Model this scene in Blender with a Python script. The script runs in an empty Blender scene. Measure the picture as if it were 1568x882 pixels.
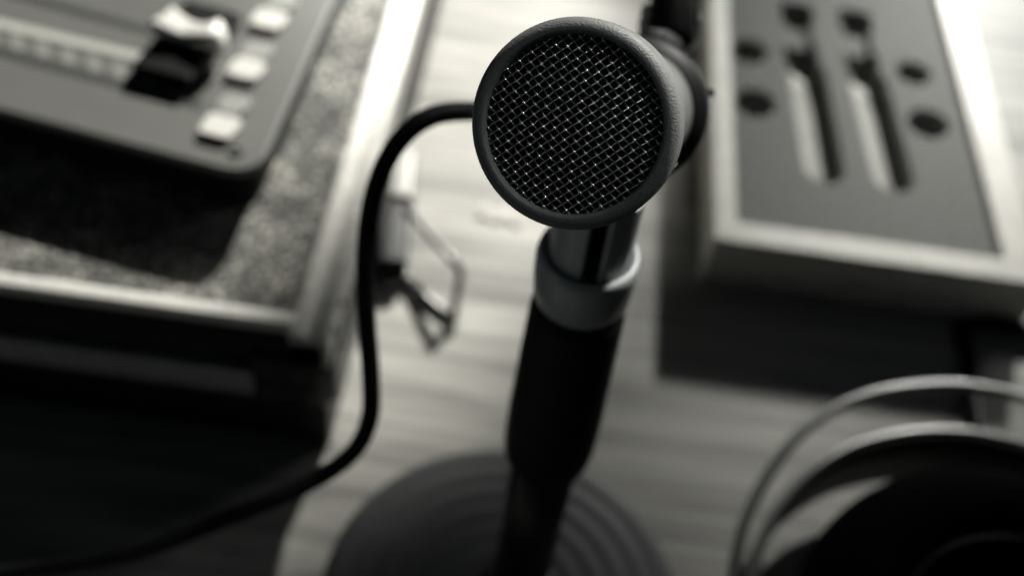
import bpy, bmesh, math, random
from mathutils import Vector, Matrix
random.seed(7)
S = bpy.context.scene
COL = S.collection

# ------------------------------------------------------------------ camera
PITCH, ROLL, FPX, CAMH = math.radians(48.9), math.radians(8), 1705.0, 0.40
FWD = Vector((0, math.cos(PITCH), -math.sin(PITCH)))
R0, U0 = Vector((1, 0, 0)), Vector((0, math.sin(PITCH), math.cos(PITCH)))
RGT = R0*math.cos(ROLL) + U0*math.sin(ROLL)
UPV = U0*math.cos(ROLL) - R0*math.sin(ROLL)
CAM = Vector((0, 0, CAMH))
cd = bpy.data.cameras.new('camera'); cam = bpy.data.objects.new('camera', cd); COL.objects.link(cam)
M = Matrix((RGT, UPV, -FWD)).transposed().to_4x4(); M.translation = CAM
cam.matrix_world = M
cd.sensor_width = 36; cd.lens = 36*FPX/1568; cd.clip_start = 0.01; cd.clip_end = 20
cd.dof.use_dof = True; cd.dof.focus_distance = 0.2015; cd.dof.aperture_fstop = 8.2
cd.dof.aperture_blades = 0
S.camera = cam

# ------------------------------------------------------------------ world and lamps
S.view_settings.view_transform = 'Standard'; S.view_settings.look = 'None'
S.view_settings.exposure = 0; S.view_settings.gamma = 1
W = bpy.data.worlds.new('World'); S.world = W; W.use_nodes = True
bg = W.node_tree.nodes['Background']; bg.inputs[0].default_value = (0.75, 0.95, 1.0, 1); bg.inputs[1].default_value = 0.012

def area_lamp(name, direction, dist, target, sx, sy, power, color):
    l = bpy.data.lights.new(name, 'AREA'); l.shape = 'RECTANGLE'; l.size = sx; l.size_y = sy
    l.energy = power; l.color = color
    o = bpy.data.objects.new(name, l); COL.objects.link(o)
    d = Vector(direction).normalized(); o.location = Vector(target) + d*dist
    o.rotation_euler = (-d).to_track_quat('-Z', 'Y').to_euler()
    return o
def dirv(az, el):
    az, el = math.radians(az), math.radians(el)
    return Vector((math.cos(az)*math.cos(el), math.sin(az)*math.cos(el), math.sin(el)))
# window beyond the right of the table
area_lamp('window_light', dirv(50, 21), 0.70, (0.21, 0.46, 0), 0.24, 0.16, 1.1, (0.985, 1.0, 0.965))
# unseen spot added to brighten the middle of the table
sl = bpy.data.lights.new('pool_spot', 'SPOT'); sl.energy = 1520; sl.color = (1.0, 0.975, 0.905)
sl.spot_size = math.radians(4.1); sl.spot_blend = 0.45; sl.shadow_soft_size = 0.035
so = bpy.data.objects.new('pool_spot', sl); COL.objects.link(so)
tgt = Vector((-0.064, 0.455, 0.0)); pd = dirv(80, 29)
so.location = tgt+pd*3.6; so.rotation_euler = (-pd).to_track_quat('-Z', 'Y').to_euler()
hl = bpy.data.lights.new('head_rim_spot', 'SPOT'); hl.energy = 150; hl.color = (1.0, 0.975, 0.92)  # spot added to light the microphone rim from behind
hl.spot_size = math.radians(8); hl.spot_blend = 0.5; hl.shadow_soft_size = 0.06
ho = bpy.data.objects.new('head_rim_spot', hl); COL.objects.link(ho)
hd_ = dirv(55, 46); ho.location = Vector((0.012, 0.17, 0.245))+hd_*1.1; ho.rotation_euler = (-hd_).to_track_quat('-Z', 'Y').to_euler()
def spot(name, target, d, dist, power, cone, soft, color):
    l = bpy.data.lights.new(name, 'SPOT'); l.energy = power; l.color = color; l.spot_size = math.radians(cone)
    l.spot_blend = 0.5; l.shadow_soft_size = soft; o = bpy.data.objects.new(name, l); COL.objects.link(o)
    d = Vector(d).normalized(); o.location = Vector(target)+d*dist; o.rotation_euler = (-d).to_track_quat('-Z', 'Y').to_euler()
spot('case_fill_spot', (-0.193, 0.345, 0.08), dirv(76, 29), 3.6, 1150, 4.5, 0.02, (1.0, 0.975, 0.905))  # added spot lifting the flight case rail and mixer
spot('wooden_case_spot', (0.232, 0.55, 0), dirv(73, 25), 2.2, 460, 7.5, 0.10, (1.0, 0.99, 0.94))  # extra spot added to brighten the wooden case, not a window
spot('mic_fill_spot', (0.01, 0.17, 0.23), (-0.80, -0.38, 0.12), 1.2, 1.8, 16, 0.05, (0.88, 0.98, 1.0))  # weak fill added for the microphone, stands for no real fixture
spot('grille_glint_spot', (0.007, 0.155, 0.27), RGT*0.70+UPV*0.62-FWD*0.62, 0.9, 13, 3.4, 0.02, (0.97, 1.0, 1.0))  # narrow spot added to raise glints on the grille wires
S.cycles.use_denoising = True
S.cycles.max_bounces = 8

# ------------------------------------------------------------------ helpers
def ray(px, py): return FWD*FPX + RGT*(px-784) + UPV*(441-py)
def P(px, py, z):
    d = ray(px, py); return CAM + d*((z-CAMH)/d.z)
def D(px, py, dep): return CAM + ray(px, py)/FPX*dep

def mat(name, col, rough=0.5, metal=0.0, spec=0.5, bump=0.0, bscale=400, noise=0.0, nscale=60, coat=0.0):
    m = bpy.data.materials.new(name); m.use_nodes = True
    nt = m.node_tree; b = nt.nodes['Principled BSDF']
    b.inputs['Roughness'].default_value = rough; b.inputs['Metallic'].default_value = metal
    b.inputs['Specular IOR Level'].default_value = spec; b.inputs['Coat Weight'].default_value = coat
    tc = nt.nodes.new('ShaderNodeTexCoord')
    n = nt.nodes.new('ShaderNodeTexNoise'); n.inputs['Scale'].default_value = nscale; n.inputs['Detail'].default_value = 6
    nt.links.new(tc.outputs['Object'], n.inputs['Vector'])
    r = nt.nodes.new('ShaderNodeMapRange')
    r.inputs['From Min'].default_value = 0.3; r.inputs['From Max'].default_value = 0.7
    r.inputs['To Min'].default_value = 1-noise; r.inputs['To Max'].default_value = 1+noise
    nt.links.new(n.outputs['Fac'], r.inputs['Value'])
    v = nt.nodes.new('ShaderNodeVectorMath'); v.operation = 'SCALE'; v.inputs[0].default_value = col
    nt.links.new(r.outputs[0], v.inputs['Scale']); nt.links.new(v.outputs[0], b.inputs['Base Color'])
    if bump:
        n2 = nt.nodes.new('ShaderNodeTexNoise'); n2.inputs['Scale'].default_value = bscale; n2.inputs['Detail'].default_value = 4
        nt.links.new(tc.outputs['Object'], n2.inputs['Vector'])
        bp = nt.nodes.new('ShaderNodeBump'); bp.inputs['Strength'].default_value = bump; bp.inputs['Distance'].default_value = 0.0006
        nt.links.new(n2.outputs['Fac'], bp.inputs['Height']); nt.links.new(bp.outputs[0], b.inputs['Normal'])
    return m

def root(name, loc, label, cat, group=None):
    o = bpy.data.objects.new(name, None); COL.objects.link(o); o.location = loc; o.empty_display_size = 0.01
    o['label'] = label; o['category'] = cat
    if group: o['group'] = group
    return o
def wloc(o):
    v = Vector((0, 0, 0))
    while o: v += Vector(o.location); o = o.parent
    return v
def obj(name, bm, m, parent=None, loc=None, smooth=True, bevel=0, label=None):
    """link bm (world coordinates) as one mesh; its origin goes to loc (default: parent's origin)"""
    bmesh.ops.recalc_face_normals(bm, faces=bm.faces)
    org = Vector(loc) if loc is not None else (wloc(parent) if parent else Vector((0, 0, 0)))
    bmesh.ops.translate(bm, verts=bm.verts, vec=-org)
    me = bpy.data.meshes.new(name); bm.to_mesh(me); bm.free()
    for p in me.polygons: p.use_smooth = smooth
    me.materials.append(m)
    o = bpy.data.objects.new(name, me); COL.objects.link(o)
    if parent: o.parent = parent; o.location = org - wloc(parent)
    else: o.location = org
    if bevel:
        b = o.modifiers.new('bevel', 'BEVEL'); b.width = bevel; b.segments = 3; b.limit_method = 'ANGLE'; b.angle_limit = math.radians(40)
    if smooth and bevel:
        for p in me.polygons: p.use_smooth = True
        w = o.modifiers.new('wn', 'WEIGHTED_NORMAL'); w.keep_sharp = False
    if label: o['label'] = label
    return o
def frame(axis):
    a = Vector(axis).normalized()
    u = a.cross(Vector((0, 0, 1)) if abs(a.z) < 0.9 else Vector((1, 0, 0))).normalized()
    return u, a.cross(u), a
def lathe(bm, o, axis, prof, n=96, closed=False):
    """prof: (radius, distance along the axis)"""
    u, v, a = frame(axis); o = Vector(o); rings = []
    for r, h in prof:
        if r < 1e-6: rings.append([bm.verts.new(o+a*h)])
        else: rings.append([bm.verts.new(o+a*h+(u*math.cos(t)+v*math.sin(t))*r) for t in [2*math.pi*k/n for k in range(n)]])
    pairs = list(zip(rings, rings[1:])) + ([(rings[-1], rings[0])] if closed else [])
    for A, B in pairs:
        for k in range(n):
            k2 = (k+1) % n
            f = [A[k % len(A)], A[k2 % len(A)], B[k2 % len(B)], B[k % len(B)]]
            f2 = []
            for x in f:
                if x not in f2: f2.append(x)
            if len(f2) > 2: bm.faces.new(f2)
    return bm
def prism(bm, pts, z0, z1, top_in=0):
    b = [bm.verts.new((p[0], p[1], z0)) for p in pts]; t = [bm.verts.new((p[0], p[1], z1)) for p in pts]
    bm.faces.new(b[::-1]); bm.faces.new(t)
    for k in range(len(pts)):
        k2 = (k+1) % len(pts); bm.faces.new((b[k], b[k2], t[k2], t[k]))
    return bm
def box(bm, x0, x1, y0, y1, z0, z1): return prism(bm, [(x0, y0), (x1, y0), (x1, y1), (x0, y1)], z0, z1)
def catmull(pts, n=12):
    pts = [Vector(p) for p in pts]; q = [pts[0]*2-pts[1]] + pts + [pts[-1]*2-pts[-2]]; out = []
    for i in range(1, len(q)-2):
        a, b, c, d = q[i-1:i+3]
        for k in range(n):
            t = k/n
            out.append(0.5*((2*b)+(c-a)*t+(2*a-5*b+4*c-d)*t*t+(3*b-a-3*c+d)*t**3))
    out.append(pts[-1]); return out
def tube(bm, pts, r, n=10, cap=True, sec=None):
    """sweep a circle (or section: list of (side, up)) along pts with parallel transport"""
    pts = [Vector(p) for p in pts]; rings = []
    t0 = (pts[1]-pts[0]).normalized(); u = frame(t0)[0]
    for i, p in enumerate(pts):
        t = (pts[min(i+1, len(pts)-1)]-pts[max(i-1, 0)]).normalized()
        u = (u-t*u.dot(t)).normalized(); v = t.cross(u)
        rr = r(i/(len(pts)-1)) if callable(r) else r
        if sec:
            s = Vector((t.y, -t.x, 0)).normalized(); w = s.cross(t)
            if w.z < 0: w = -w
            rings.append([bm.verts.new(p+s*a+w*b) for a, b in sec])
        else: rings.append([bm.verts.new(p+(u*math.cos(2*math.pi*k/n)+v*math.sin(2*math.pi*k/n))*rr) for k in range(n)])
    for A, B in zip(rings, rings[1:]):
        m = len(A)
        for k in range(m): bm.faces.new((A[k], A[(k+1) % m], B[(k+1) % m], B[k]))
    if cap: bm.faces.new(rings[0][::-1]); bm.faces.new(rings[-1])
    return bm
def strip(bm, a, b, w, z0, z1):
    """flat bar from a to b (xy) of width w"""
    a = Vector((a[0], a[1])); b = Vector((b[0], b[1])); d = (b-a).normalized(); n = Vector((-d.y, d.x))*w/2
    return prism(bm, [a-n, b-n, b+n, a+n], z0, z1)
def NB(): return bmesh.new()

# ------------------------------------------------------------------ materials
m_black = mat('black_plastic', (0.010, 0.0115, 0.012), 0.42, spec=0.35, noise=0.25, bump=0.1, bscale=900)
m_rubber = mat('black_rubber', (0.005, 0.0055, 0.006), 0.6, spec=0.12, noise=0.2)
m_mic = mat('mic_paint', (0.13, 0.133, 0.13), 0.55, spec=0.4, bump=0.32, bscale=2600, noise=0.10, nscale=900)
m_body = mat('mic_body_grey', (0.13, 0.133, 0.13), 0.45, spec=0.5, noise=0.06)
m_wire = mat('grille_wire', (0.64, 0.64, 0.63), 0.28, metal=1.0)
m_foam = mat('mic_foam', (0.004, 0.004, 0.0045), 0.95, spec=0.05, bump=0.5, bscale=1500)
m_clip = mat('clip_grey', (0.30, 0.32, 0.325), 0.36, spec=0.5, noise=0.1)
m_steel = mat('steel', (0.36, 0.36, 0.35), 0.38, metal=1.0)
m_dsteel = mat('dark_steel', (0.11, 0.11, 0.11), 0.3, metal=0.8)
m_rail = mat('brushed_rail', (0.66, 0.65, 0.615), 0.5, metal=0.2, noise=0.18, nscale=200, bump=0.25, bscale=600)
m_alu = mat('aluminium', (0.82, 0.81, 0.77), 0.42, metal=0.15, noise=0.12, nscale=220, bump=0.2, bscale=700)
m_vinyl = mat('case_vinyl', (0.020, 0.022, 0.022), 0.5, spec=0.4, noise=0.3, bump=0.4, bscale=900)
m_panel = mat('mixer_panel', (0.155, 0.157, 0.149), 0.45, spec=0.45, noise=0.05, bump=0.1, bscale=1500)
m_dark = mat('slot_dark', (0.035, 0.037, 0.038), 0.6)
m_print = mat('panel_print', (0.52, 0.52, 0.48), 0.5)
m_white = mat('white_plastic', (0.85, 0.84, 0.80), 0.35, noise=0.02)
m_lens = mat('grey_plastic', (0.42, 0.42, 0.40), 0.35, noise=0.05)
m_pwood = mat('pale_wood', (0.72, 0.70, 0.63), 0.5, noise=0.12, nscale=120, bump=0.15, bscale=300)
m_lining = mat('slot_lining', (0.40, 0.40, 0.37), 0.7, noise=0.15, nscale=150)
m_insert = mat('grey_foam', (0.23, 0.232, 0.222), 0.85, spec=0.2, noise=0.22, nscale=330, bump=0.6, bscale=1400)

def wood():
    m = bpy.data.materials.new('table_wood'); m.use_nodes = True; nt = m.node_tree; b = nt.nodes['Principled BSDF']
    tc = nt.nodes.new('ShaderNodeTexCoord'); mp = nt.nodes.new('ShaderNodeMapping')
    nt.links.new(tc.outputs['Object'], mp.inputs[0]); mp.inputs['Rotation'].default_value = (0, 0, math.radians(2))
    mp.inputs['Scale'].default_value = (5, 70, 5)
    n1 = nt.nodes.new('ShaderNodeTexNoise'); n1.inputs['Scale'].default_value = 1.6; n1.inputs['Detail'].default_value = 8
    n1.inputs['Roughness'].default_value = 0.62; n1.inputs['Distortion'].default_value = 0.8
    nt.links.new(mp.outputs[0], n1.inputs['Vector'])
    mp2 = nt.nodes.new('ShaderNodeMapping'); nt.links.new(tc.outputs['Object'], mp2.inputs[0]); mp2.inputs['Scale'].default_value = (2.2, 16, 1)
    n2 = nt.nodes.new('ShaderNodeTexNoise'); n2.inputs['Scale'].default_value = 1.5; n2.inputs['Detail'].default_value = 3
    nt.links.new(mp2.outputs[0], n2.inputs['Vector'])
    mx = nt.nodes.new('ShaderNodeMath'); mx.operation = 'MULTIPLY_ADD'; mx.inputs[1].default_value = 0.55
    nt.links.new(n1.outputs['Fac'], mx.inputs[0])
    m2 = nt.nodes.new('ShaderNodeMath'); m2.operation = 'MULTIPLY'; m2.inputs[1].default_value = 0.45
    nt.links.new(n2.outputs['Fac'], m2.inputs[0]); nt.links.new(m2.outputs[0], mx.inputs[2])
    cr = nt.nodes.new('ShaderNodeValToRGB')
    cr.color_ramp.elements[0].position = 0.38; cr.color_ramp.elements[0].color = (0.165, 0.164, 0.153, 1)
    cr.color_ramp.elements[1].position = 0.60; cr.color_ramp.elements[1].color = (0.47, 0.462, 0.43, 1)
    nt.links.new(mx.outputs[0], cr.inputs[0]); nt.links.new(cr.outputs[0], b.inputs['Base Color'])
    b.inputs['Roughness'].default_value = 0.55; b.inputs['Specular IOR Level'].default_value = 0.25
    bp = nt.nodes.new('ShaderNodeBump'); bp.inputs['Strength'].default_value = 0.25; bp.inputs['Distance'].default_value = 0.0008
    nt.links.new(n1.outputs['Fac'], bp.inputs['Height']); nt.links.new(bp.outputs[0], b.inputs['Normal'])
    return m
def carpet():
    m = bpy.data.materials.new('case_carpet'); m.use_nodes = True; nt = m.node_tree; b = nt.nodes['Principled BSDF']
    tc = nt.nodes.new('ShaderNodeTexCoord')
    n = nt.nodes.new('ShaderNodeTexNoise'); n.inputs['Scale'].default_value = 400; n.inputs['Detail'].default_value = 5; n.inputs['Roughness'].default_value = 0.7
    nt.links.new(tc.outputs['Object'], n.inputs['Vector'])
    cr = nt.nodes.new('ShaderNodeValToRGB'); e = cr.color_ramp.elements
    e[0].position = 0.38; e[0].color = (0.022, 0.024, 0.024, 1); e[1].position = 0.66; e[1].color = (0.75, 0.73, 0.66, 1)
    k = e.new(0.54); k.color = (0.15, 0.15, 0.138, 1)
    lf = nt.nodes.new('ShaderNodeTexNoise'); lf.inputs['Scale'].default_value = 38; lf.inputs['Detail'].default_value = 3
    nt.links.new(tc.outputs['Object'], lf.inputs['Vector'])
    md = nt.nodes.new('ShaderNodeMath'); md.operation = 'MULTIPLY_ADD'; md.inputs[1].default_value = 0.34; md.inputs[2].default_value = -0.17
    nt.links.new(lf.outputs['Fac'], md.inputs[0])
    ad_ = nt.nodes.new('ShaderNodeMath'); nt.links.new(n.outputs['Fac'], ad_.inputs[0]); nt.links.new(md.outputs[0], ad_.inputs[1])
    nt.links.new(ad_.outputs[0], cr.inputs[0]); nt.links.new(cr.outputs[0], b.inputs['Base Color'])
    b.inputs['Roughness'].default_value = 0.8
    bp = nt.nodes.new('ShaderNodeBump'); bp.inputs['Strength'].default_value = 0.9; bp.inputs['Distance'].default_value = 0.002
    nt.links.new(n.outputs['Fac'], bp.inputs['Height']); nt.links.new(bp.outputs[0], b.inputs['Normal'])
    return m
m_table = wood(); m_carpet = carpet()

# ------------------------------------------------------------------ table
bm = NB(); box(bm, -1.1, 1.0, -0.5, 1.7, -0.03, 0.0)
t = obj('table', bm, m_table, smooth=False); t['kind'] = 'structure'

# ------------------------------------------------------------------ flight case
CX, CY, CZ = -0.0630, 0.2456, 0.080          # outer front right top corner
fc = root('flight_case', (CX-0.2, CY+0.2, 0), 'black flight case with aluminium edging and speckled carpet lining, holding the mixer', 'flight case')
X0, Y1 = CX-0.42, CY+0.50
bm = NB(); box(bm, X0, CX-0.003, CY+0.003, Y1, 0.0, 0.0745)
obj('case_body', bm, m_vinyl, fc, smooth=False, bevel=0.001)
bm = NB(); box(bm, X0+0.004, CX-0.0150, CY+0.0075, Y1-0.01, 0.0747, 0.0768)
obj('carpet_lining', bm, m_carpet, fc, smooth=False)
# front rail: rounded top bead and a lip down the face
bm = NB()
box(bm, X0, CX-0.0130, CY+0.0006, CY+0.0072, 0.0745, CZ)
obj('front_rail', bm, m_alu, fc, bevel=0.0016)
bm = NB(); box(bm, X0, CX-0.0135, CY-0.0010, CY+0.0026, 0.0640, 0.0742)
obj('front_lip', bm, m_black, fc, bevel=0.0005)
bm = NB(); box(bm, X0, CX-0.018, CY-0.0020, CY+0.0026, 0.036, 0.050)
obj('lower_rail', bm, mat('dull_rail', (0.50, 0.51, 0.51), 0.5, metal=0.2, noise=0.15, nscale=150), fc, bevel=0.0012)
# side rail: two ridges with a groove
prof = [(-0.0145, 0.0745), (-0.0145, CZ-0.0006), (-0.0135, CZ), (-0.0095, CZ), (-0.0085, CZ-0.0014), (-0.0062, CZ-0.0014), (-0.0052, CZ-0.0002), (-0.0008, CZ-0.0002), (0.0, CZ-0.0012), (0.0, 0.062), (-0.0028, 0.062), (-0.0028, 0.0745)]
bm = NB(); A = [bm.verts.new((CX+a, CY-0.003, b)) for a, b in prof]; B = [bm.verts.new((CX+a, Y1, b)) for a, b in prof]
for k in range(len(prof)): bm.faces.new((A[k], A[(k+1) % len(prof)], B[(k+1) % len(prof)], B[k]))
bm.faces.new(A); bm.faces.new(B[::-1])
obj('side_rail', bm, m_rail, fc, smooth=False, bevel=0.0004)
# corner guard
bm = NB()
prism(bm, [(CX-0.030, CY-0.0040), (CX-0.004, CY-0.0040), (CX+0.0015, CY+0.0015), (CX+0.0015, CY+0.026), (CX-0.0026, CY+0.026), (CX-0.0026, CY+0.0024), (CX-0.030, CY+0.0024)], 0.036, 0.0625)
cg = obj('corner_guard', bm, m_dsteel, fc, bevel=0.0015)
cg.data.materials[0] = mat('guard_steel', (0.035, 0.038, 0.039), 0.38, metal=0.3, noise=0.2)
def dome(o, axis, r, h, name, m, parent, **k):
    bm = NB(); lathe(bm, o, axis, [(r*math.sin(t), h*math.cos(t)) for t in [math.pi/2*j/6 for j in range(7)][::-1]], n=20)
    return obj(name, bm, m, parent, loc=o, **k)
for p in ((CX-0.024, CY-0.0040, 0.056), (CX-0.012, CY-0.0040, 0.056), (CX-0.024, CY-0.0040, 0.042), (CX-0.009, CY-0.0040, 0.042)):
    dome(p, (0, -1, 0), 0.0022, 0.0012, 'rivet', m_dsteel, cg)
dome((CX+0.0015, CY+0.014, 0.057), (1, 0, 0.4), 0.0022, 0.0014, 'rivet', m_steel, cg)
dome((CX+0.0002, CY+0.006, 0.0745), (1, 0, 0.6), 0.0022, 0.0016, 'rail_rivet', m_steel, fc)
dome((CX+0.0002, CY+0.020, 0.0735), (1, 0, 0.6), 0.0018, 0.0014, 'rail_rivet', m_dsteel, fc)

# ------------------------------------------------------------------ mixer
MZ = 0.100
FR = P(393, 272, MZ); a1, a2 = math.radians(-9.5), math.radians(87.8)
d1 = Vector((math.cos(a1), math.sin(a1), 0)); d2 = Vector((math.cos(a2), math.sin(a2), 0))
mx = root('audio_mixer', (FR.x-0.08, FR.y+0.10, 0.0768), 'grey tabletop audio mixer with white buttons and one white fader, seated in the flight case', 'mixer')
def rounded(FR, d1, d2, L, W, rad, inset=0.0):
    c = [FR-d1*inset+d2*inset, FR-d1*inset+d2*(W-inset), FR-d1*(L-inset)+d2*(W-inset), FR-d1*(L-inset)+d2*inset]
    out = []
    for i in range(4):
        p, a, b = c[i], (c[i-1]-c[i]).normalized(), (c[(i+1) % 4]-c[i]).normalized()
        for k in range(9):
            t = k/8; s, e = p+a*rad, p+b*rad
            out.append(s*(1-t)**2 + p*2*t*(1-t) + e*t*t)
    return out
bm = NB(); prism(bm, rounded(FR, d1, d2, 0.26, 0.30, 0.016), MZ-0.004, MZ)
obj('top_panel', bm, m_panel, mx, smooth=True, bevel=0.0012)
bm = NB(); prism(bm, rounded(FR, d1, d2, 0.26, 0.30, 0.014, 0.004), 0.0768, MZ-0.0042)
obj('chassis', bm, m_rubber, mx, smooth=True, bevel=0.001)
def pan(px, py, z=MZ): return P(px, py, z)
def bar(name, p, q, wpx, m, h, ext=0):
    a, b = pan(*p), pan(*q); bm = NB(); strip(bm, a-(b-a)*ext, b, wpx, MZ-0.0008, MZ+h)
    return obj(name, bm, m, mx, smooth=False, bevel=min(h, 0.0003)*0.9)
bar('fader_slot', (-60, 62), (312, 162), 0.0050, m_dark, 0.0003)
bar('fader_slot', (-60, -34), (300, 66), 0.0050, m_dark, 0.0003)
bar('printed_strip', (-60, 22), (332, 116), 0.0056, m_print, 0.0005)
for k in range(7):
    u = k/6
    x, y = -10+u*235, 52+u*66
    a, b = pan(x-7, y-12), pan(x+1, y+14)
    bm = NB(); strip(bm, a, b, 0.0042, MZ-0.0005, MZ+0.0003)
    obj('scale_mark', bm, mat('mark_grey', (0.29, 0.29, 0.27), 0.5) if k == 0 else bpy.data.materials['mark_grey'], mx, smooth=False)
# fader: black cap with a raised white saddle
fcx = pan(290, 76)
e1 = d1; e2 = Vector((-math.sin(a1), math.cos(a1), 0))
bm = NB()
hw, hd = 0.0130, 0.0250
pts = [fcx+e1*sx*hw+e2*sy*hd for sx, sy in ((-1, -1), (1, -1), (1, 1), (-1, 1))]
prism(bm, pts, MZ+0.0004, MZ+0.0065)
fd = obj('fader_cap', bm, m_rubber, mx, bevel=0.002)
bm = NB(); nn = 24; fr = []
ww = P(246, 26, MZ+0.012); we = P(338, 50, MZ+0.012)
cpts = [ww, P(268, 40, MZ+0.0105), P(298, 52, MZ+0.0095), P(322, 54, MZ+0.0105), we]
tube(bm, catmull(cpts, 6), lambda t: 0.0072 - 0.0018*math.sin(math.pi*t)*1.0, n=16)
for v in bm.verts: v.co.z = min(max(v.co.z, MZ+0.0066), MZ+0.0118+0.0025*abs((v.co-fcx).dot(e1))/0.012)
obj('white_grip', bm, m_white, fd)
# buttons
for i, (px, py, qx, qy) in enumerate(((336, 190, 357, 158), (376, 102, 393, 76), (411, 26, 432, 0), (446, -50, 466, -76))):
    c = P(px, py, MZ+0.003); g = P(qx, qy, MZ+0.002)
    bm = NB(); w, dp = 0.0070, 0.0066
    pts = rounded(c+e1*w-e2*dp, e1, e2, 2*w, 2*dp, 0.0035)
    prism(bm, pts, MZ+0.0002, MZ+0.0028)
    bt = obj('push_button', bm, m_white, mx, loc=(c.x, c.y, MZ), bevel=0.0009)
    bm = NB(); w, dp = 0.0060, 0.0058
    pts = rounded(g+e1*w-e2*dp, e1, e2, 2*w, 2*dp, 0.0045)
    prism(bm, pts, MZ+0.0002, MZ+0.0022)
    obj('button_lens', bm, m_lens, bt, loc=(g.x, g.y, MZ), bevel=0.0006)
s = pan(362, 232); bm = NB(); lathe(bm, s, (0, 0, 1), [(0, 0.0004), (0.0010, 0.0004), (0.0012, 0.0010), (0.0026, 0.0010), (0.003, 0.0)], n=24)
obj('screw', bm, m_dark, mx, loc=s)

# ------------------------------------------------------------------ wooden case with foam insert
BZ = 0.030
bx0, by0 = 0.0905, 0.3700
bx1 = P(1567, 300, BZ).x; by1 = by0+0.33
ix0, iy0, ix1 = P(1130, 340, BZ).x, P(1130, 338, BZ).y, P(1512, 300, BZ).x
wc = root('wooden_case', ((bx0+bx1)/2, (by0+by1)/2, 0), 'shallow pale wooden case with grey foam insert cut with round holes and two long slots', 'case')
bm = NB()
o4 = [(bx0, by0), (bx1, by0), (bx1, by1), (bx0, by1)]; i4 = [(ix0, iy0), (ix1, iy0), (ix1, by1-0.012), (ix0, by1-0.012)]
V = [[bm.verts.new((x, y, z)) for x, y in q] for q, z in ((o4, 0.0), (o4, BZ), (i4, BZ), (i4, 0.004))]
for A, B in zip(V, V[1:]):
    for k in range(4): bm.faces.new((A[k], A[(k+1) % 4], B[(k+1) % 4], B[k]))
bm.faces.new(V[0][::-1]); bm.faces.new(V[3])
obj('wooden_frame', bm, m_pwood, wc, bevel=0.0016)
# foam as a fine relief
FZ = BZ-0.0028
def sm(e0, e1, x):
    t = min(1, max(0, (x-e0)/(e1-e0))); return t*t*(3-2*t)
holes = []
for px, py, rp in ((1146, 78, 0.0090), (1155, 158, 0.0096), (1398, 112, 0.0084), (1421, 190, 0.0098)):
    q = P(px, py, FZ); holes.append((q.x, q.y, rp))
slots = []
for (ax, ay), (bx_, by_), (cx_, cy_) in (((1227, 84), (1236, 110), (1262, 258)), ((1320, 96), (1330, 124), (1368, 272))):
    pit, s0, s1 = P(ax, ay, FZ), P(bx_, by_, FZ), P(cx_, cy_, FZ); slots.append((pit, s0, s1))
def foam_h(x, y):
    d = 0.0
    for hx, hy, r in holes:
        q = math.hypot(x-hx, y-hy); d = max(d, 0.018*(1-sm(r-0.0008, r+0.0012, q)), 0.0012*(1-sm(r, r+0.004, q)))
    for pit, s0, s1 in slots:
        a = Vector((s0.x, s0.y)); b = Vector((s1.x, s1.y)); ab = b-a; p = Vector((x, y))
        t = max(0, min(1, (p-a).dot(ab)/ab.length_squared)); q = (p-a-ab*t).length
        R = 0.0104
        nn_ = Vector((ab.y, -ab.x)).normalized(); w = (p-a).dot(nn_)
        if q < R: d = max(d, 0.0125*(1-sm(R-0.0012, R, q)))
        u = abs(x-pit.x); v = abs(y-pit.y)
        d = max(d, 0.020*(1-sm(0.0078, 0.0094, u))*(1-sm(0.0085, 0.0102, v)))
        v2 = abs(y-(pit.y+0.040)); d = max(d, 0.016*(1-sm(0.0078, 0.0094, u))*(1-sm(0.0085, 0.0102, v2)))
        if pit.y < y < pit.y+0.04: d = max(d, 0.004*(1-sm(0.005, 0.008, u)))
    return FZ-d
fx0, fx1, fy0, fy1 = ix0+0.0004, ix1-0.0004, iy0+0.0004, by1-0.0124
nx, ny = 190, 300
bm = NB(); G = []
for j in range(ny+1):
    y = fy0+(fy1-fy0)*j/ny
    G.append([bm.verts.new((fx0+(fx1-fx0)*i/nx, y, foam_h(fx0+(fx1-fx0)*i/nx, y))) for i in range(nx+1)])
for j in range(ny):
    for i in range(nx): bm.faces.new((G[j][i], G[j][i+1], G[j+1][i+1], G[j+1][i]))
ed = G[0] + [r[-1] for r in G[1:]] + G[-1][-2::-1] + [r[0] for r in G[-2:0:-1]]
lo = [bm.verts.new((v.co.x, v.co.y, 0.0044)) for v in ed]
for k in range(len(ed)): bm.faces.new((ed[k], lo[k], lo[(k+1) % len(ed)], ed[(k+1) % len(ed)]))
bm.faces.new(lo)
obj('foam_insert', bm, m_insert, wc)
for pit, s0, s1 in slots:           # pale sloping floor lying in each long slot
    a = Vector((s0.x, s0.y+0.002)); b = Vector((s1.x, s1.y-0.006)); d_ = (b-a).normalized(); n_ = Vector((-d_.y, d_.x))
    if n_.x < 0: n_ = -n_
    bm = NB(); rr_ = []
    for j in range(13):
        p = a.lerp(b, j/12); row = []
        for i in range(9):
            u = -0.0098+0.0150*i/8
            row.append(bm.verts.new((p.x+n_.x*u, p.y+n_.y*u, FZ-0.0030-0.0080*(i/8)**1.2)))
        rr_.append(row)
    for A, B in zip(rr_, rr_[1:]):
        for i in range(8): bm.faces.new((A[i], A[i+1], B[i+1], B[i]))
    lo = [[bm.verts.new((v.co.x, v.co.y, FZ-0.0123)) for v in r] for r in (rr_[0], rr_[-1])]
    for r, l in ((rr_[0], lo[0]), (rr_[-1], lo[1])):
        for i in range(8): bm.faces.new((r[i], r[i+1], l[i+1], l[i]))
    obj('slot_lining', bm, m_lining, wc)

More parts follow.
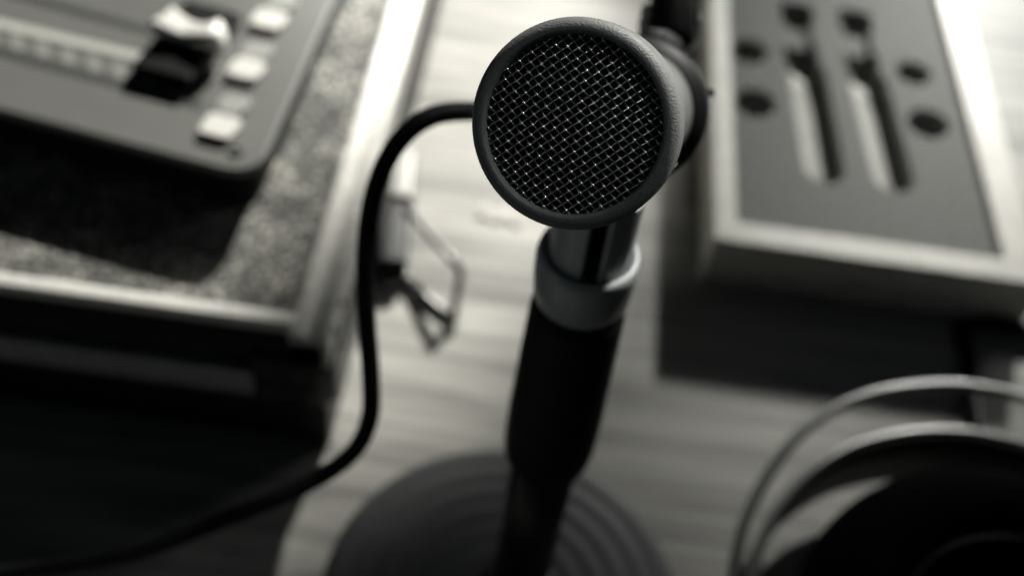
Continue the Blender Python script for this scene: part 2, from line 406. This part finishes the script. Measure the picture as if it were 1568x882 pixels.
# ------------------------------------------------------------------ microphone stand
PX, PY = 0.0175, 0.187
ms = root('microphone_stand', (PX, PY, 0), 'black tabletop microphone stand with grooved round base and grey clip', 'microphone stand')
bm = NB()
pr = [(0, 0.0), (0.0645, 0.0), (0.0662, 0.0016), (0.0662, 0.0048), (0.0650, 0.0062)]
N = 220
for k in range(1, N+1):
    r = 0.0640*(1-k/N)+0.0155*(k/N)
    h = 0.0064+0.0056*(1-(r/0.066)**2)
    g = 0.00017*math.cos(2*math.pi*r/0.0088)
    pr.append((r, h+g))
pr += [(0, 0.0120)]
lathe(bm, (0.0128, PY, 0), (0, 0, 1), [(r*1.035, h) for r, h in pr], n=160)
obj('base', bm, mat('base_black', (0.062, 0.066, 0.068), 0.5, spec=0.22, noise=0.15, bump=0.08, bscale=600), ms)
bm = NB(); lathe(bm, (PX, PY, 0), (0, 0, 1), [(0, 0.0121), (0.0152, 0.0121), (0.0148, 0.020), (0.0138, 0.0215), (0, 0.0215)], n=96)
obj('hub', bm, m_black, ms)
bm = NB(); lathe(bm, (PX, PY, 0), (0, 0, 1), [(0, 0.0216), (0.0101, 0.0216), (0.0101, 0.125), (0, 0.125)], n=64)
obj('pole', bm, m_black, ms)
bm = NB(); lathe(bm, (PX, PY, 0), (0, 0, 1), [(0.0102, 0.1105), (0.0106, 0.1090), (0.0131, 0.1140), (0.0137, 0.1200), (0.0137, 0.135), (0.0125, 0.180), (0.0118, 0.1865), (0.0, 0.1866)], n=64)
obj('sleeve', bm, m_rubber, ms)
bm = NB(); lathe(bm, (PX, PY, 0), (0, 0, 1), [(0.0, 0.1867), (0.0116, 0.1867), (0.0122, 0.188), (0.0129, 0.195), (0.0130, 0.2008), (0.0127, 0.2025), (0.0121, 0.2034), (0.0113, 0.2036), (0.0107, 0.2030), (0.0105, 0.2015), (0, 0.2015)], n=64)
obj('collar', bm, m_clip, ms)

# microphone axis
HC = D(876, 192, 0.2); RC = D(973, 168, 0.28); AX = (RC-HC).normalized(); U, V_, _ = frame(AX)
AXL = (RC-HC).length
# clip: split cylinder with a slit toward the camera, and a cradle round the mic body
sx_ = (PY-HC.y)/AX.y; PC = HC+AX*sx_          # axis point over the pole
bm = NB(); ang0 = math.radians(-86); n = 56; R1, R2 = 0.0102, 0.0072
outer, inner = [], []
slit = 0.22
for k in range(n+1):
    t = ang0+slit+(2*math.pi-2*slit)*k/n; c, s_ = math.cos(t), math.sin(t)
    outer.append((c*R1, s_*R1)); inner.append((c*R2, s_*R2))
loop = outer+inner[::-1]
prism(bm, [(PX+a, PY+b) for a, b in loop], 0.1985, 0.2250)
obj('split_clip', bm, m_clip, ms, smooth=False, bevel=0.0006)
bm = NB(); lathe(bm, (PX, PY, 0), (0, 0, 1), [(0, 0.1982), (0.0066, 0.1982), (0.0066, 0.222), (0, 0.222)], n=32)
obj('clip_core', bm, m_rubber, ms)
# cradle: open ring (C section) round the body
bm = NB(); down = (Vector((0, 0, -1))-AX*Vector((0, 0, -1)).dot(AX)).normalized(); side = AX.cross(down)
sect = [(0.0151, -0.010), (0.0172, -0.010), (0.0176, -0.009), (0.0176, 0.010), (0.0151, 0.010)]
rg = []
for k in range(49):
    t = math.radians(-70+140*k/48); dirv = down*math.cos(t)+side*math.sin(t)
    rg.append([bm.verts.new(PC+dirv*r+AX*h) for r, h in sect])
for A, B in zip(rg, rg[1:]):
    for k in range(5): bm.faces.new((A[k], A[(k+1) % 5], B[(k+1) % 5], B[k]))
bm.faces.new(rg[0]); bm.faces.new(rg[-1][::-1])
obj('clip_cradle', bm, m_clip, ms, bevel=0.0005)

# ------------------------------------------------------------------ microphone
mc = root('microphone', PC, 'grey round-headed microphone with woven wire grille, held in the stand clip', 'microphone')
RH, RG = 0.0192, 0.0163
def arc(cx, cy, r, a0, a1, n=8): return [(cx+r*math.cos(math.radians(a0+(a1-a0)*k/n)), cy+r*math.sin(math.radians(a0+(a1-a0)*k/n))) for k in range(n+1)]
bm = NB()
pr = [(RG-0.0004, 0.0040), (RG, 0.0010)] + [(RG+0.0002, 0.0006)] + arc(RG+0.0007, 0.0005, 0.0005, 180, 270, 4)[1:] + arc(RH-0.0021, 0.0021, 0.0021, -88, 0, 12) + [(RH, 0.006), (RH, 0.0095)] + arc(RH-0.0012, 0.0098, 0.0012, 0, 80, 5) + [(0.0153, 0.0125), (0.0152, 0.0135)]
lathe(bm, HC, AX, pr, n=160)
obj('head_rim', bm, m_mic, mc)
bm = NB(); lathe(bm, HC, AX, [(0.0149, 0.0100), (0.0150, 0.0130), (0.0150, AXL-0.004), (0.0146, AXL), (0, AXL)], n=96)
obj('mic_body', bm, m_body, mc)
bm = NB(); lathe(bm, HC, AX, [(0.0151, AXL-0.008), (0.0176, AXL-0.0065), (0.0184, AXL-0.005), (0.0184, AXL+0.002), (0.0172, AXL+0.004), (0, AXL+0.0045)], n=96)
obj('rear_ring', bm, mat('ring_black', (0.008, 0.009, 0.010), 0.5, spec=0.25), mc)
bm = NB(); lathe(bm, HC, AX, [(0, 0.0030), (RG-0.0005, 0.0030), (RG-0.0005, 0.0095), (0, 0.0095)], n=96)
obj('inner_foam', bm, m_foam, mc)
# woven grille
bm = NB(); pitch = 0.00138; rw = 0.000168; amp = 0.00034
imgU = (RGT-AX*RGT.dot(AX)).normalized(); imgV = AX.cross(imgU)
if imgV.dot(UPV) < 0: imgV = -imgV
th1, th2 = math.radians(-49), math.radians(33)
def gd(t): return imgU*math.cos(t)+imgV*math.sin(t)
ga, gb = gd(th1), gd(th2)
sn = math.sin(th2-th1); step = pitch/sn
K = 15
for fam, (dr, ot) in enumerate(((ga, gb), (gb, ga))):
    for i in range(-K, K+1):
        base = ot*(i*step); pts = []; m_ = 8
        for j in range(-K*m_, K*m_+1):
            s_ = j/m_
            p = base+dr*(s_*step)
            if p.length > RG-0.00005: continue
            w = math.cos(math.pi*s_)*(1 if i % 2 == 0 else -1)*(1 if fam == 0 else -1)
            bow = -0.0011*(1-(p.length/RG)**2)
            jit = 0.00003*math.sin(i*7.3+s_*1.9+fam)
            pts.append(HC+AX*(0.0016+bow+w*amp)+p+ot*jit)
        if len(pts) > 4: tube(bm, pts, rw, n=7)
obj('wire_grille', bm, m_wire, mc)
# tail socket, latch tab and support arm
tail = HC+AX*(AXL+0.0045)
bm = NB(); lathe(bm, tail, AX, [(0, 0), (0.0105, 0), (0.0105, 0.010), (0.0095, 0.012), (0, 0.012)], n=48)
obj('tail_socket', bm, m_body, mc)
q0 = D(1030, 66, 0.315); q1 = D(1026, -150, 0.335); ad = (q1-q0).normalized()
bm = NB(); lathe(bm, q0, ad, [(0, -0.0022), (0.0030, -0.0020), (0.0050, -0.0008), (0.0062, 0.0012), (0.0062, (q1-q0).length), (0, (q1-q0).length)], n=48)
obj('support_arm', bm, m_rubber, mc)
bm = NB(); tube(bm, catmull([D(994, 8, 0.322), D(987, 34, 0.322), D(988, 60, 0.322), D(1004, 78, 0.322), D(1032, 84, 0.322), D(1058, 76, 0.322), D(1071, 52, 0.322), D(1070, 12, 0.322)], 8), lambda t: 0.0019-0.0009*t, n=12)
br = obj('arm_bracket', bm, mat('bracket_grey', (0.55, 0.56, 0.54), 0.45, spec=0.4), mc)
# bracket neck to the rear ring
nk = HC+AX*(AXL-0.002)+(q0-RC-AX*(q0-RC).dot(AX)).normalized()*0.0175
bm = NB(); tube(bm, catmull([q0-ad*0.0015, (q0+nk)/2, nk], 5), 0.0032, n=16)
obj('bracket_neck', bm, mat('neck_grey', (0.05, 0.052, 0.052), 0.6, spec=0.2), mc)
for px, py in ((988, 32), (1069, 33)):
    s_ = D(px, py, 0.318); bm = NB(); bmesh.ops.create_uvsphere(bm, u_segments=16, v_segments=10, radius=0.0013); bmesh.ops.translate(bm, verts=bm.verts, vec=s_)
    obj('bracket_screw', bm, m_steel, br, loc=s_)
s_ = D(1078, 141, 0.284); bm = NB(); lathe(bm, s_, RGT, [(0, 0), (0.0010, 0), (0.0010, 0.0026), (0, 0.0028)], n=12)
obj('latch_pin', bm, m_black, mc, loc=s_)

# ------------------------------------------------------------------ microphone cable
plug0 = tail+AX*0.0122
cb = root('microphone_cable', plug0, 'black cable leaving the back of the microphone and looping down beside the flight case', 'cable')
bm = NB(); lathe(bm, plug0, AX, [(0, 0), (0.0088, 0), (0.0090, 0.010), (0.0072, 0.018), (0.0045, 0.024), (0, 0.024)], n=40)
obj('cable_plug', bm, m_black, cb)
p0 = plug0+AX*0.020
cp = [p0, p0+AX*0.014+Vector((-0.004, 0, -0.004)), D(930, 215, 0.405), D(850, 205, 0.37), D(780, 178, 0.335), D(720, 170, 0.305), D(660, 178, 0.297), D(614, 212, 0.297), D(582, 268, 0.30), D(565, 335, 0.305), D(559, 420, 0.31), D(562, 500, 0.315), D(568, 580, 0.32), D(566, 640, 0.325), D(543, 690, 0.33), D(495, 728, 0.335), D(420, 765, 0.335), D(320, 805, 0.34), D(210, 845, 0.34), D(90, 868, 0.34), D(-60, 885, 0.34), D(-220, 890, 0.34)]
bm = NB(); tube(bm, catmull(cp, 10), 0.0027, n=16)
obj('cable_cord', bm, m_rubber, cb)

# ------------------------------------------------------------------ wire-framed clamp beside the case
gx = P(603, 432, 0.0)
cl = root('wire_clamp', gx, 'small black and silver clamp with a bent wire leg lying beside the flight case', 'clamp')
top = Vector((0.006, 0.004, 0)); b0 = Vector((gx.x, gx.y, 0))
def ud(z, o=(0, 0)): return Vector((b0.x+o[0], b0.y+o[1], z))
w3 = P(692, 490, 0.0012); w2 = P(706, 412, 0.018); w1 = P(624, 322, 0.012)
A0, A1, A2 = P(601, 428, 0.0), P(607, 333, 0.0), P(613, 258, 0.0)
bm = NB(); strip(bm, A0, A1, 0.0135, 0.0, 0.012)
obj('clamp_body', bm, m_black, cl, bevel=0.003)
bm = NB(); strip(bm, A1, A2, 0.0170, 0.0, 0.014)
mh = obj('metal_head', bm, mat('head_metal', (0.30, 0.30, 0.285), 0.45, metal=0.2), cl, bevel=0.0035)
bm = NB(); sA, sB = P(590, 318, 0.014), P(600, 266, 0.014); strip(bm, sA, sB, 0.0034, 0.0125, 0.0144)
obj('head_slot', bm, m_rubber, mh, smooth=False)
bm = NB(); cpts = [A1+Vector((0.004, -0.004, 0.008)), w1, w2+Vector((-0.002, 0.001, 0.001)), w2+Vector((0, 0, -0.003)), w3+Vector((0.0005, 0, 0.003)), w3, A0+Vector((0.002, 0.003, 0.0035))]
pl = []
for a, b in zip(cpts, cpts[1:]): pl += [a.lerp(b, k/5) for k in range(5)]
pl.append(cpts[-1]); tube(bm, pl, 0.0019, n=10)
obj('wire_leg', bm, m_dsteel, cl)
dome(P(599, 432, 0.003)-Vector((0, 0.002, 0)), (0, -0.6, 0.8), 0.0022, 0.0018, 'pivot_rivet', m_steel, cl)
dome(w3+Vector((0, 0, 0.001)), (0, -0.1, 0.95), 0.0034, 0.0032, 'glint_ball', m_steel, cl)  # steel ball added at the wire bend to catch a highlight

# ------------------------------------------------------------------ scrap of clear film
c0 = P(765, 330, 0.0)
bm = NB(); g = []
for j in range(6):
    g.append([bm.verts.new((c0.x-0.011+0.022*i/12, c0.y-0.004+0.008*j/5+0.002*math.sin(i), 0.0012+0.0011*math.sin(i*1.7+j)*math.cos(j*1.3+i*0.4))) for i in range(13)])
for j in range(5):
    for i in range(12): bm.faces.new((g[j][i], g[j][i+1], g[j+1][i+1], g[j+1][i]))
sc = obj('film_scrap', bm, mat('film_white', (0.62, 0.61, 0.57), 0.2, spec=0.9), loc=c0)
sc['label'] = 'small crinkled pale scrap on the table behind the microphone'; sc['category'] = 'scrap'

# ------------------------------------------------------------------ headphones
hp = root('headphones', (0.18, 0.20, 0), 'black headphones with thin steel headband arches lying at the lower right', 'headphones')
def arcpts(px, z): return [P(x, y, z) for x, y in px]
o_pts = arcpts([(1118, 960), (1122, 890), (1140, 800), (1182, 718), (1236, 656), (1306, 614), (1380, 595), (1460, 590), (1530, 600), (1600, 622), (1690, 680)], 0.050)
bm = NB(); tube(bm, catmull(o_pts, 8), 0.0023, n=12)
obj('headband_rod', bm, m_steel, hp)
i_pts = arcpts([(1150, 960), (1150, 890), (1172, 812), (1222, 745), (1285, 700), (1350, 678), (1430, 668), (1510, 676), (1600, 704), (1700, 760)], 0.040)
bm = NB(); tube(bm, catmull(i_pts, 8), 0, sec=[(-0.0011, -0.032), (0.0011, -0.032), (0.0015, -0.010), (0.0015, -0.0006), (0.0, 0.0004), (-0.0015, -0.0006), (-0.0015, -0.010)])
obj('headband_strap', bm, mat('strap_leather', (0.006, 0.0065, 0.007), 0.6, spec=0.15, bump=0.3, bscale=700), hp)
i2 = [p+Vector((0, 0, 0.0032)) for p in i_pts]
bm = NB(); tube(bm, catmull(i2, 8), 0.0022, n=10)
obj('headband_rod', bm, m_steel, hp)
EC = P(1574, 1048, 0.062)
bm = NB(); lathe(bm, EC, (0, 0, 1), [(0.059+0.019*math.cos(t), 0.0165*math.sin(t)) for t in [2*math.pi*k/24 for k in range(24)]], n=96, closed=True)
obj('ear_cushion', bm, mat('cushion_black', (0.004, 0.0045, 0.005), 0.85, spec=0.02, bump=0.3, bscale=500), hp)
bm = NB(); lathe(bm, EC, (0, 0, 1), [(0.0455+0.0008*math.cos(t), 0.0128+0.0008*math.sin(t)) for t in [2*math.pi*k/8 for k in range(8)]], n=96, closed=True)
obj('cushion_seam', bm, m_black, hp)
bm = NB(); lathe(bm, EC, (0, 0, 1), [(0, -0.012), (0.044, -0.012), (0.061, -0.004), (0.062, -0.016), (0.052, -0.040), (0.035, -0.0618), (0, -0.0618)], n=96)
obj('ear_cup', bm, m_black, hp)
bm = NB(); lathe(bm, EC, (0, 0, 1), [(0, -0.0085), (0.020, -0.009), (0.036, -0.0118), (0, -0.0119)], n=64)
obj('driver_cover', bm, mat('driver_cloth', (0.16, 0.16, 0.15), 0.7, noise=0.5, nscale=300, bump=0.8, bscale=500), hp)
cpth = [P(1512, 712, 0.020), P(1505, 680, 0.010), P(1492, 610, 0.0042), P(1481, 550, 0.0042), P(1471, 500, 0.0042)]
e = cpth[-1]; cpth += [Vector((e.x+0.001, by0-0.010, 0.0042)), Vector((e.x+0.010, by0-0.0055, 0.0042)), Vector((e.x+0.030, by0-0.005, 0.0042)), Vector((e.x+0.08, by0-0.012, 0.0042))]
bm = NB(); tube(bm, catmull(cpth, 8), 0.0036, n=12)
obj('headphone_cord', bm, m_rubber, hp)
